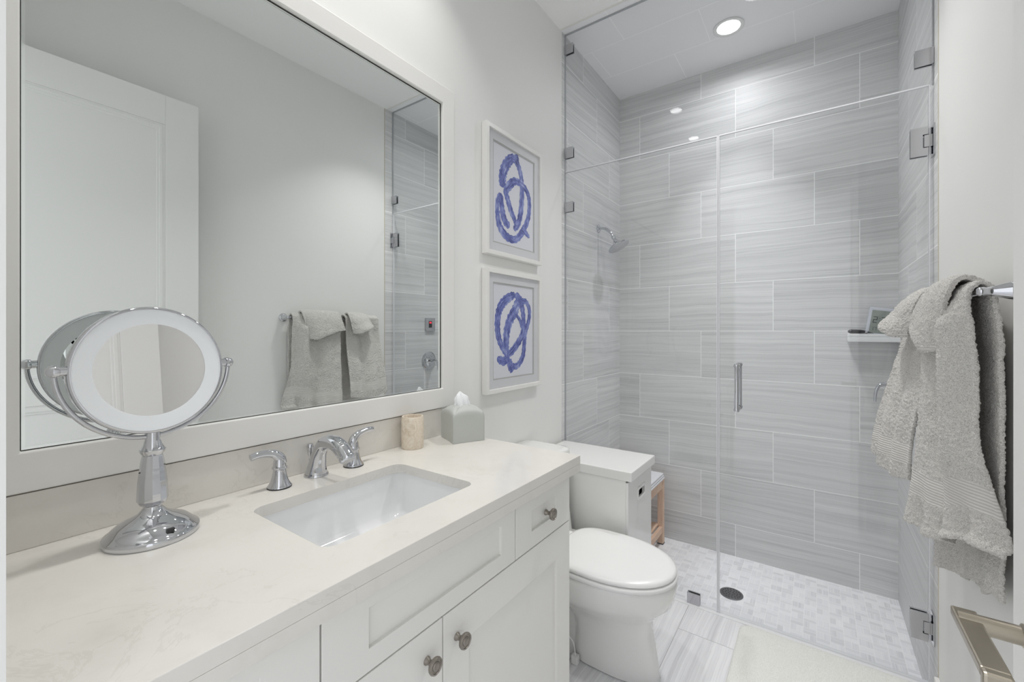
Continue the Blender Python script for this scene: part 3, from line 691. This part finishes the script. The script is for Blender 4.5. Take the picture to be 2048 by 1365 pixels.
# ------------------------------------------------------------------ shower glass
SEAM = -.373; DTOP = .909
fx = thing('fixed_glass_panel', 'clear fixed shower glass panel left of the door, behind toilet and hamper', 'shower glass', (-.78, GY, FL), 'frameless shower glass panes')
g1 = obj('glass', box(LX + .004, SEAM - .006, GY - .005, GY + .005, FL + .006, DTOP - .003), 'glass', fx)
def bracket(x0, x1, z0, z1, parent):
    return obj('bracket', boxes([(x0, x1, GY - .0115, GY - .0052, z0, z1), (x0, x1, GY + .0052, GY + .0115, z0, z1)], .0008), 'chrome2', parent)
bracket(-.509, -.452, FL + .0005, FL + .055, fx)
bracket(LX + .002, LX + .056, .679, .735, fx)
obj('silicone', box(LX + .001, LX + .004, GY - .006, GY + .006, FL + .004, DTOP - .001), 'silicone', fx)
tr = thing('transom_glass_panel', 'clear glass transom pane spanning the shower opening up to the ceiling', 'shower glass', (-.41, GY, DTOP), 'frameless shower glass panes')
obj('glass', box(LX + .004, RX - .004, GY - .005, GY + .005, DTOP + .003, CEIL - .004), 'glass', tr)
bracket(LX + .002, LX + .056, .985, 1.045, tr); bracket(LX + .002, LX + .056, 1.578, 1.632, tr); bracket(.299, RX - .001, .983, 1.044, tr)
obj('silicone', boxes([(LX + .004, SEAM - .006, GY - .004, GY + .004, DTOP - .003, DTOP + .003)]), 'seal', tr)
obj('silicone', boxes([(LX + .001, LX + .004, GY - .006, GY + .006, DTOP, CEIL - .001), (RX - .004, RX - .001, GY - .006, GY + .006, DTOP, CEIL - .001), (LX + .004, RX - .004, GY - .006, GY + .006, CEIL - .004, CEIL - .0005)]), 'silicone', tr)
sd = thing('shower_door', 'frameless clear glass shower door hinged at the right tiled wall with a chrome pull', 'shower door', (0, GY, FL), None)
obj('glass', box(SEAM + .006, RX - .014, GY - .005, GY + .005, FL + .014, DTOP - .003), 'glass', sd)
obj('edge_seal', boxes([(SEAM - .0055, SEAM - .0010, GY - .007, GY + .007, FL + .008, DTOP), (SEAM + .0015, SEAM + .0058, GY - .007, GY + .007, FL + .014, DTOP)]), 'seal', sd)
obj('bottom_seal', boxes([(SEAM + .006, RX - .014, GY - .006, GY + .006, FL + .006, FL + .0138)]), 'glass', sd)
obj('top_seal', boxes([(SEAM + .006, RX - .014, GY - .005, GY + .005, DTOP - .0028, DTOP + .0022)]), 'seal', sd)
obj('hinge_seal', boxes([(RX - .0138, RX - .0105, GY - .006, GY + .006, FL + .014, DTOP)]), 'seal', sd)
def hinge(z0, z1):
    zc = (z0 + z1) / 2; h = (z1 - z0) / 2
    h_ = obj('hinge', mk_hinge(zc, h), 'chrome2', sd, bevel=.0006)
    obj('hinge_pin', lathe([(0, -h + .004), (.0055, -h + .004), (.0055, h - .004), (0, h - .004)], (RX - .010, GY, zc), (0, 0, 1), 20), 'chrome', h_, True)
    obj('wall_plate', box(RX - .0045, RX - .0002, GY - .026, GY + .026, z0 - .004, z1 + .004, .0006), 'chrome', h_)
def mk_hinge(zc, h):
    b = mk(); x0, x1 = .287, RX - .016; k = h * .46
    for s in (-1, 1):
        ya, yb = sorted((GY + s * .0052, GY + s * .0125))
        join(b, plate([(x0, zc - h), (x1, zc - h), (x1, zc - k), (x0 + .034, zc - k), (x0 + .034, zc + k), (x1, zc + k), (x1, zc + h), (x0, zc + h)], None, lambda u, v, w_: (u, ya + w_, v), yb - ya))
        join(b, box(x0 + .0375, RX - .0048, ya, yb, zc - k + .0025, zc + k - .0025))
    return b
hinge(.649, .755); hinge(-1.144, -1.042)
for s, lab in ((-1, 'out'), (1, 'in')):
    y0 = GY + s * .005; yh = GY + s * .052; hx = -.290
    za, zb = -.352, -.152
    ph = obj('pull_handle', join(join(lathe([(0, -.006), (.0095, -.006), (.0118, 0), (.0118, .004), (.0085, .010), (.0085, zb - za - .010), (.0118, zb - za - .004), (.0118, zb - za), (.0095, zb - za + .006), (0, zb - za + .006)], (hx, yh, za), (0, 0, 1), 32),
        lathe([(0, 0), (.012, 0), (.012, .003), (.0075, .006), (.0075, .047), (0, .047)], (hx, y0, za + .004), (0, s, 0), 24)), lathe([(0, 0), (.012, 0), (.012, .003), (.0075, .006), (.0075, .047), (0, .047)], (hx, y0, zb - .004), (0, s, 0), 24)), 'chrome', sd, True, angle=45)

# ------------------------------------------------------------------ shower fittings
sh = thing('showerhead', 'chrome bell shower head on a short arm from the left tiled wall', 'shower head', (LX, 2.645, .677))
obj('flange', lathe([(0, 0), (.026, 0), (.026, .004), (.018, .010), (.012, .013), (0, .014)], (LX + .0012, 2.645, .677), (1, 0, 0), 36), 'chrome', sh, True)
obj('arm', tube([(LX + .008, 2.645, .677, .0085), (LX + .050, 2.645, .672, .0085), (LX + .082, 2.645, .645, .0085), (LX + .104, 2.645, .610, .0085)], 20, 8), 'chrome', sh, True)
obj('head', lathe([(0, -.004), (.012, -.004), (.014, .004), (.014, .012), (.010, .018), (.013, .026), (.022, .044), (.040, .060), (.066, .072), (.0695, .077), (.069, .082), (.063, .0845), (0, .0845)], (LX + .104, 2.645, .612), (.48, 0, -.86), 48), 'chrome', sh, True)
sv = thing('shower_valve', 'round chrome shower valve with curved lever on the right tiled wall', 'shower valve', (RX, 2.566, -.25))
obj('escutcheon', lathe([(0, 0), (.078, 0), (.079, .004), (.070, .010), (.052, .014), (.046, .012), (.040, .018), (.033, .034), (.026, .048), (0, .050)], (RX - .0005, 2.566, -.25), (-1, 0, 0), 56), 'chrome', sv, True)
obj('lever', tube([(RX - .046, 2.566, -.25, .016), (RX - .070, 2.560, -.244, .012), (RX - .100, 2.550, -.238, .009), (RX - .124, 2.542, -.250, .0075), (RX - .134, 2.538, -.280, .0065), (RX - .136, 2.536, -.318, .006)], 20, 8), 'chrome', sv, True)
cp = thing('shower_control_panel', 'square steel control panel with a dark display glowing red, above the shower valve', 'control panel', (RX, 2.575, .055))
obj('face', box(RX - .014, RX - .0005, 2.522, 2.628, -.002, .112, .003), 'chrome2', cp)
sc_ = obj('display', box(RX - .0152, RX - .0138, 2.554, 2.590, .030, .086, .0005), 'black', cp)
SEG = {'0': 'abcdef', '1': 'bc', '2': 'abged', '3': 'abgcd', '5': 'afgcd', '6': 'afgedc', '7': 'abc'}
def digits(txt, h, place):
    """seven-segment digits laid out from the origin; place maps (u, v, w) to 3D"""
    b = mk(); u0 = 0; w = h * .52; t = h * .10
    for ch in txt:
        if ch == ' ': u0 += w * .6; continue
        if ch == ':':
            for v in (.3, .7): join(b, plate([(u0, v * h), (u0 + t, v * h), (u0 + t, v * h + t), (u0, v * h + t)], None, place, h * .02))
            u0 += t * 2.6; continue
        S_ = {'a': (0, h - t, w, h), 'g': (0, h / 2 - t / 2, w, h / 2 + t / 2), 'd': (0, 0, w, t), 'f': (0, h / 2, t, h), 'b': (w - t, h / 2, w, h), 'e': (0, 0, t, h / 2), 'c': (w - t, 0, w, h / 2)}
        for k in SEG[ch]:
            a, c, d, e = S_[k]; join(b, plate([(u0 + a, c), (u0 + d, c), (u0 + d, e), (u0 + a, e)], None, place, h * .02))
        u0 += w + t * 2.0
    return b
obj('lit_readout', box(RX - .0156, RX - .0150, 2.560, 2.584, .066, .080), 'redled', sc_)
dn = thing('floor_drain', 'round grey metal drain grate in the shower floor mosaic', 'drain', (-.375, 2.58, SF))
dg = obj('grate', lathe([(0, 0), (.057, 0), (.057, .003), (.054, .0042), (0, .0042)], (-.375, 2.58, SF + .0004), (0, 0, 1), 56), 'drain', dn, True)
hb_ = mk()
for i in range(3):
    R_ = (.014, .029, .043)[i]; n_ = (6, 12, 18)[i]
    for k in range(n_):
        a = 2 * math.pi * k / n_ + i * .2
        join(hb_, lathe([(0, 0), (.0042, 0), (.0042, .0006), (0, .0006)], (-.375 + R_ * math.cos(a), 2.58 + R_ * math.sin(a), SF + .0046), (0, 0, 1), 10))
obj('holes', hb_, 'hole', dg)

# corner shelf and what lies on it
SY = 2.926
shf = thing('corner_shelf', 'white corner tray shelf on the shower back wall', 'shelf', (.245, 2.976, -.055))
obj('tray', box(.137, RX - .001, SY, BY - .0005, -.057, -.030, .004), 'porcelain', shf)
obj('lip', boxes([(.137, RX - .001, SY, SY + .010, -.0305, -.0145), (.137, .147, SY + .0095, BY - .0005, -.0305, -.0145)], .003), 'porcelain', shf)
ck = thing('digital_clock', 'silver digital clock with grey screen reading 2:36 on the corner shelf', 'clock', (.28, 2.965, -.03))
def T(b, ang=math.radians(9)): return rotate(rotate(b, (.285, 2.975, -.028), 'X', math.radians(-8)), (.24, 2.975, -.028), 'Y', ang)
cw0, cw1, cz0, cz1, cy_ = .209, .326, -.021, .129, 2.962
obj('body', T(box(cw0, cw1, cy_, cy_ + .022, cz0, cz1, .008, 3)), 'silver', ck)
s_ = obj('screen', T(box(cw0 + .013, cw1 - .013, cy_ - .0010, cy_ + .001, cz0 + .012, cz1 - .016, .0)), 'lcd', ck)
obj('digits', T(digits('2:36', .034, lambda u, v, k: (cw0 + .022 + u, cy_ - .0012 - k, .045 + v))), 'lcdink', s_)
obj('digits', T(digits('17', .018, lambda u, v, k: (cw0 + .020 + u, cy_ - .0012 - k, .004 + v))), 'lcdink', s_)
tag(obj('hair_brush', tube([(.139, 2.94, -.003, .006), (.150, 2.942, -.001, .0135), (.180, 2.948, -.0015, .0138), (.205, 2.954, -.004, .012), (.232, 2.960, -.010, .006), (.245, 2.962, -.012, .004)], 18, 8, .8), 'black', None, True, ),
    'dark grey oblong brush handle lying on the left end of the corner shelf', 'brush')
rz = thing('metal_fitting', 'small chrome cross-shaped fitting on the corner shelf before the clock', 'fitting', (.21, 2.935, -.03))
obj('stem', lathe([(0, -.0165), (.0055, -.0165), (.0055, .005), (.007, .008), (.007, .013), (0, .014)], (.215, 2.944, -.012), (0, 0, 1), 20), 'chrome', rz, True)
obj('arms', join(lathe([(0, -.028), (.004, -.028), (.004, .028), (0, .028)], (.215, 2.944, -.0125), (1, 0, 0), 14), lathe([(0, -.014), (.004, -.014), (.004, .014), (0, .014)], (.215, 2.944, -.0125), (0, 1, 0), 14)), 'chrome', rz, True)

# teak stool with folded towel
st = thing('shower_stool', 'small teak shower stool with lower shelf behind the hamper', 'stool', (-.98, 2.76, SF))
ax0, ax1, ay0, ay1, az = -1.13, -.832, 2.600, 2.945, -.985
for (x, y) in ((ax0, ay0), (ax1 - .036, ay0), (ax0, ay1 - .036), (ax1 - .036, ay1 - .036)):
    lg = obj('leg', box(x, x + .036, y, y + .036, SF + .006, az - .018, .002), 'teak', st)
    obj('foot_cap', box(x - .001, x + .037, y - .001, y + .037, SF + .0003, SF + .008, .001), 'darkrubber', lg)
sl = mk(); 
for i in range(6):
    x = ax0 + .001 + i * (ax1 - ax0 - .046) / 5; join(sl, box(x, x + .044, ay0 - .004, ay1 + .004, az - .018, az, .002))
obj('seat_slats', sl, 'teak', st)
for x in (ax0 + .004, ax1 - .024): obj('apron', box(x, x + .020, ay0 + .036, ay1 - .036, az - .060, az - .0185, .001), 'teak', st)
for x in (ax0 + .004, ax1 - .024): obj('shelf_rail', box(x, x + .020, ay0 + .036, ay1 - .036, SF + .080, SF + .120, .001), 'teak', st)
ss = mk()
for i in range(5):
    x = ax0 + .026 + i * .050; join(ss, box(x, x + .042, ay0 + .02, ay1 - .02, SF + .120, SF + .132, .001))
obj('shelf_slats', ss, 'teak', st)
ft = mk()
for i in range(3):
    join(ft, box(-1.10, -.826 - i * .003, 2.63, 2.930 - i * .004, az + .001 + i * .0135, az + .0140 + i * .0135, .006, 3))
tag(obj('folded_towel', ft, 'whitetowel', None, True, angle=80), 'folded white towel lying on top of the teak stool', 'towel')

# ------------------------------------------------------------------ bath mat
mt = mk()
mr = [[(x, y, FL + z) for x, y in rrect(-.275 + e, .315 - e, 1.30 + e, 2.150 - e, .045 - e * .5, 8)] for e, z in ((.004, .0008), (0, .004), (0, .010), (.004, .0155), (.012, .018), (.03, .0185))]
tag(obj('bath_mat', loft(mr), 'mat', None, True), 'off-white bath mat on the floor in front of the shower door', 'bath mat')

# ------------------------------------------------------------------ towel bar and towels
BX, BZ = .294, .086
tb = thing('towel_bar', 'chrome towel bar with flared round posts on the right wall', 'towel bar', (RX, 1.66, BZ))
for y in (1.347, 1.990):
    po = obj('post', lathe([(0, 0), (.0255, 0), (.0262, .003), (.0235, .007), (.0190, .010), (.0195, .014), (.0180, .020), (.0140, .032), (.0105, .044), (.0088, .054), (.0100, .057), (.0100, .064), (.006, .068), (0, .0685)], (RX - .0003, y, BZ), (-1, 0, 0), 40), 'chrome', tb, True, angle=50)
obj('bar', lathe([(0, 0), (.0082, 0), (.0082, .643), (0, .643)], (BX, 1.347, BZ), (0, 1, 0), 28), 'chrome', tb, True)

tex = bpy.data.textures.new('terry_pile', 'CLOUDS'); tex.noise_scale = .0055; tex.noise_depth = 1
tex2 = bpy.data.textures.new('cloth_wrinkle', 'CLOUDS'); tex2.noise_scale = .06; tex2.noise_depth = 2
def cloth(name, P, nt, ns, band, parent, thick=.009, pile=.006, flat=()):
    """P(t, s) with t across the towel and s along it; band lists s ranges woven flat"""
    b = mk(); G = [[b.verts.new(P(i / nt, j / ns)) for j in range(ns + 1)] for i in range(nt + 1)]
    for i in range(nt):
        for j in range(ns):
            f = b.faces.new((G[i][j], G[i + 1][j], G[i + 1][j + 1], G[i][j + 1]))
            s = (j + .5) / ns; f.material_index = 1 if any(a <= s <= c for a, c in band) else 0
    b.verts.index_update()
    fl = [G[i][j].index for i in range(nt + 1) for j in range(ns + 1) if any(a <= j / ns <= c for a, c in band)]
    o = obj(name, b, 'towel', parent)
    o.data.materials.append(M['band'])
    for p in o.data.polygons: p.use_smooth = True
    vg = o.vertex_groups.new(name='pile'); vg.add(list(range(len(o.data.vertices))), 1.0, 'REPLACE'); vg.add(fl, 0.12, 'REPLACE')
    m1 = o.modifiers.new('wrinkle', 'DISPLACE'); m1.texture = tex2; m1.strength = .008; m1.texture_coords = 'LOCAL'
    m2 = o.modifiers.new('thick', 'SOLIDIFY'); m2.thickness = thick; m2.offset = 0
    m3 = o.modifiers.new('sub', 'SUBSURF'); m3.levels = 1; m3.render_levels = 1
    m4 = o.modifiers.new('pile', 'DISPLACE'); m4.texture = tex; m4.strength = pile; m4.vertex_group = 'pile'; m4.texture_coords = 'LOCAL'; m4.mid_level = .5
    return o
def lerp(a, b, t): return a + (b - a) * t
def sm(a, b, x):
    x = min(1, max(0, (x - a) / (b - a))); return x * x * (3 - 2 * x)
def bumpf(c, w, x): return math.exp(-((x - c) / w) ** 2)
ZTOP = BZ + .026
def make_drape(front, back, lf, lb):
    """front/back(t, q) -> (x, y, z) for q 0 (bar) .. 1 (hem); s 0 = front hem, 1 = back hem"""
    sf = lf / (lf + lb + .06); sb = 1 - lb / (lf + lb + .06)
    def P(t, s):
        if s <= sf: return Vector(front(t, 1 - s / sf))
        if s >= sb: return Vector(back(t, (s - sb) / (1 - sb)))
        a = Vector(front(t, 0)); c = Vector(back(t, 0)); k = (s - sf) / (sb - sf)
        p = a.lerp(c, k); h = math.sin(math.pi * k); p.z += h * .018; return p
    return P, sf, sb
ZB = BZ + .006
def t1f(t, q):
    z1 = lerp(-.478, -.548, sm(0, .9, t)) + .010 * math.sin(t * 9)
    z = lerp(ZB, z1, q); y = lerp(1.366, 1.672, t) - .045 * sm(.45, 1, q) * (1 - t) ** 2 + .012 * math.sin(q * 4) * t * (1 - t)
    x = lerp(lerp(.276, .284, sm(0, .3, q)), .252, sm(0, 1, t)) if True else 0
    x += .034 * sm(.55, 1, q) * (1 - t) ** 1.5 - .026 * t * sm(.3, 1, q)
    x -= .038 * bumpf(.22 + .06 * q, .115, t) * sm(0, .15, q) * (1 - .45 * sm(.6, 1, q)) + .014 * bumpf(.80, .10, t) * sm(0, .2, q)
    x += .006 * math.sin(t * 24 + q * 2) * sm(.05, .3, q) * (1 + 1.8 * sm(.8, 1, q)) - .012 * sm(.955, .99, q) * (1 - t)
    return (x, y, z)
def t1b(t, q):
    z1 = lerp(-.585, -.695, t) + .008 * math.sin(t * 14); z = lerp(ZB, z1, q); y = lerp(1.362, 1.680, t) + .085 * t * sm(.55, 1, q) - .02 * sm(.9, 1, t) * sm(.7, 1, q)
    x = .318 + .010 * sm(0, .2, q) - .008 * bumpf(.10, .09, t) + .005 * math.sin(t * 18) - .040 * sm(.86, 1, t) * sm(.6, .9, q)
    return (min(x, RX - .012), y, z)
P1, sf1, sb1 = make_drape(t1f, t1b, .62, .74)
def band_of(sf, L, a, b): return (sf * (a / L), sf * (b / L))
tw1 = cloth('hand_towel', P1, 96, 340, [band_of(sf1, .62, .085, .150)], None)
tag(tw1, 'grey terry towel on the bar, the nearer one beside the open door, hanging lowest', 'towel', 'grey towels on the towel bar')
def t2f(t, q):
    z1 = lerp(-.445, -.428, t) - .020 * math.sin(math.pi * t)
    z = lerp(ZB, z1, q); y = lerp(1.722, 1.972, t) + .01 * q
    x = lerp(.270, .250, t) - lerp(.052, .088, t) * sm(.05, 1.0, q)
    x += .009 * math.sin(t * 15 + 1) * sm(.05, .3, q)
    return (x, y, z)
def t2b(t, q):
    z1 = lerp(-.470, -.50, t); return (.318 + .010 * sm(0, .2, q) + .004 * math.sin(t * 14), lerp(1.712, 1.965, t), lerp(ZB, z1, q))
P2, sf2, sb2 = make_drape(t2f, t2b, .52, .56)
tw2 = cloth('hand_towel', P2, 80, 280, [band_of(sf2, .52, .045, .105)], None)
tag(tw2, 'grey terry towel on the far half of the bar, next to the shower glass', 'towel', 'grey towels on the towel bar')
def patch(rows):
    """smooth surface through a grid of control points: rows across t, points along s"""
    def P(t, s):
        cols = []
        for r in rows: cols.append(spl(r, s))
        return Vector(spl(cols, t))
    return P
def spl(pts, t):
    n = len(pts) - 1; u = min(t * n, n - 1e-6); i = int(u); f = u - i
    a = pts[max(i - 1, 0)]; b = pts[i]; c = pts[i + 1]; d = pts[min(i + 2, n)]
    return tuple(0.5 * ((2 * q) + (-p + r) * f + (2 * p - 5 * q + 4 * r - s) * f * f + (-p + 3 * q - 3 * r + s) * f ** 3) for p, q, r, s in zip(a, b, c, d))
f1 = patch([[(.310, 1.415, .112), (.276, 1.415, .126), (.254, 1.420, .092), (.248, 1.430, .045), (.250, 1.440, -.010), (.255, 1.446, -.040)],
            [(.310, 1.470, .114), (.270, 1.470, .129), (.240, 1.472, .088), (.228, 1.480, .030), (.222, 1.490, -.030), (.226, 1.495, -.052)],
            [(.310, 1.540, .114), (.268, 1.540, .129), (.236, 1.540, .088), (.222, 1.545, .035), (.213, 1.550, -.014), (.216, 1.552, -.030)],
            [(.310, 1.610, .113), (.268, 1.610, .127), (.238, 1.612, .088), (.226, 1.620, .045), (.219, 1.628, .010), (.220, 1.630, -.004)],
            [(.310, 1.672, .112), (.272, 1.672, .122), (.244, 1.675, .085), (.232, 1.682, .050), (.224, 1.690, .018), (.224, 1.692, .006)]])
cloth('folded_corner', f1, 66, 60, [(.86, .93)], tw1, .011)
f2 = patch([[(.310, 1.735, .108), (.272, 1.735, .122), (.246, 1.738, .085), (.236, 1.745, .040), (.228, 1.752, .000), (.230, 1.755, -.016)],
            [(.310, 1.780, .110), (.266, 1.780, .125), (.228, 1.782, .085), (.206, 1.788, .035), (.190, 1.792, -.002), (.192, 1.793, -.016)],
            [(.310, 1.830, .109), (.264, 1.830, .122), (.224, 1.832, .088), (.196, 1.836, .050), (.172, 1.840, .022), (.170, 1.841, .012)],
            [(.310, 1.880, .106), (.268, 1.880, .115), (.236, 1.885, .085), (.218, 1.890, .055), (.205, 1.895, .035), (.204, 1.896, .028)]])
cloth('folded_corner', f2, 48, 56, [(.84, .92)], tw2, .011)
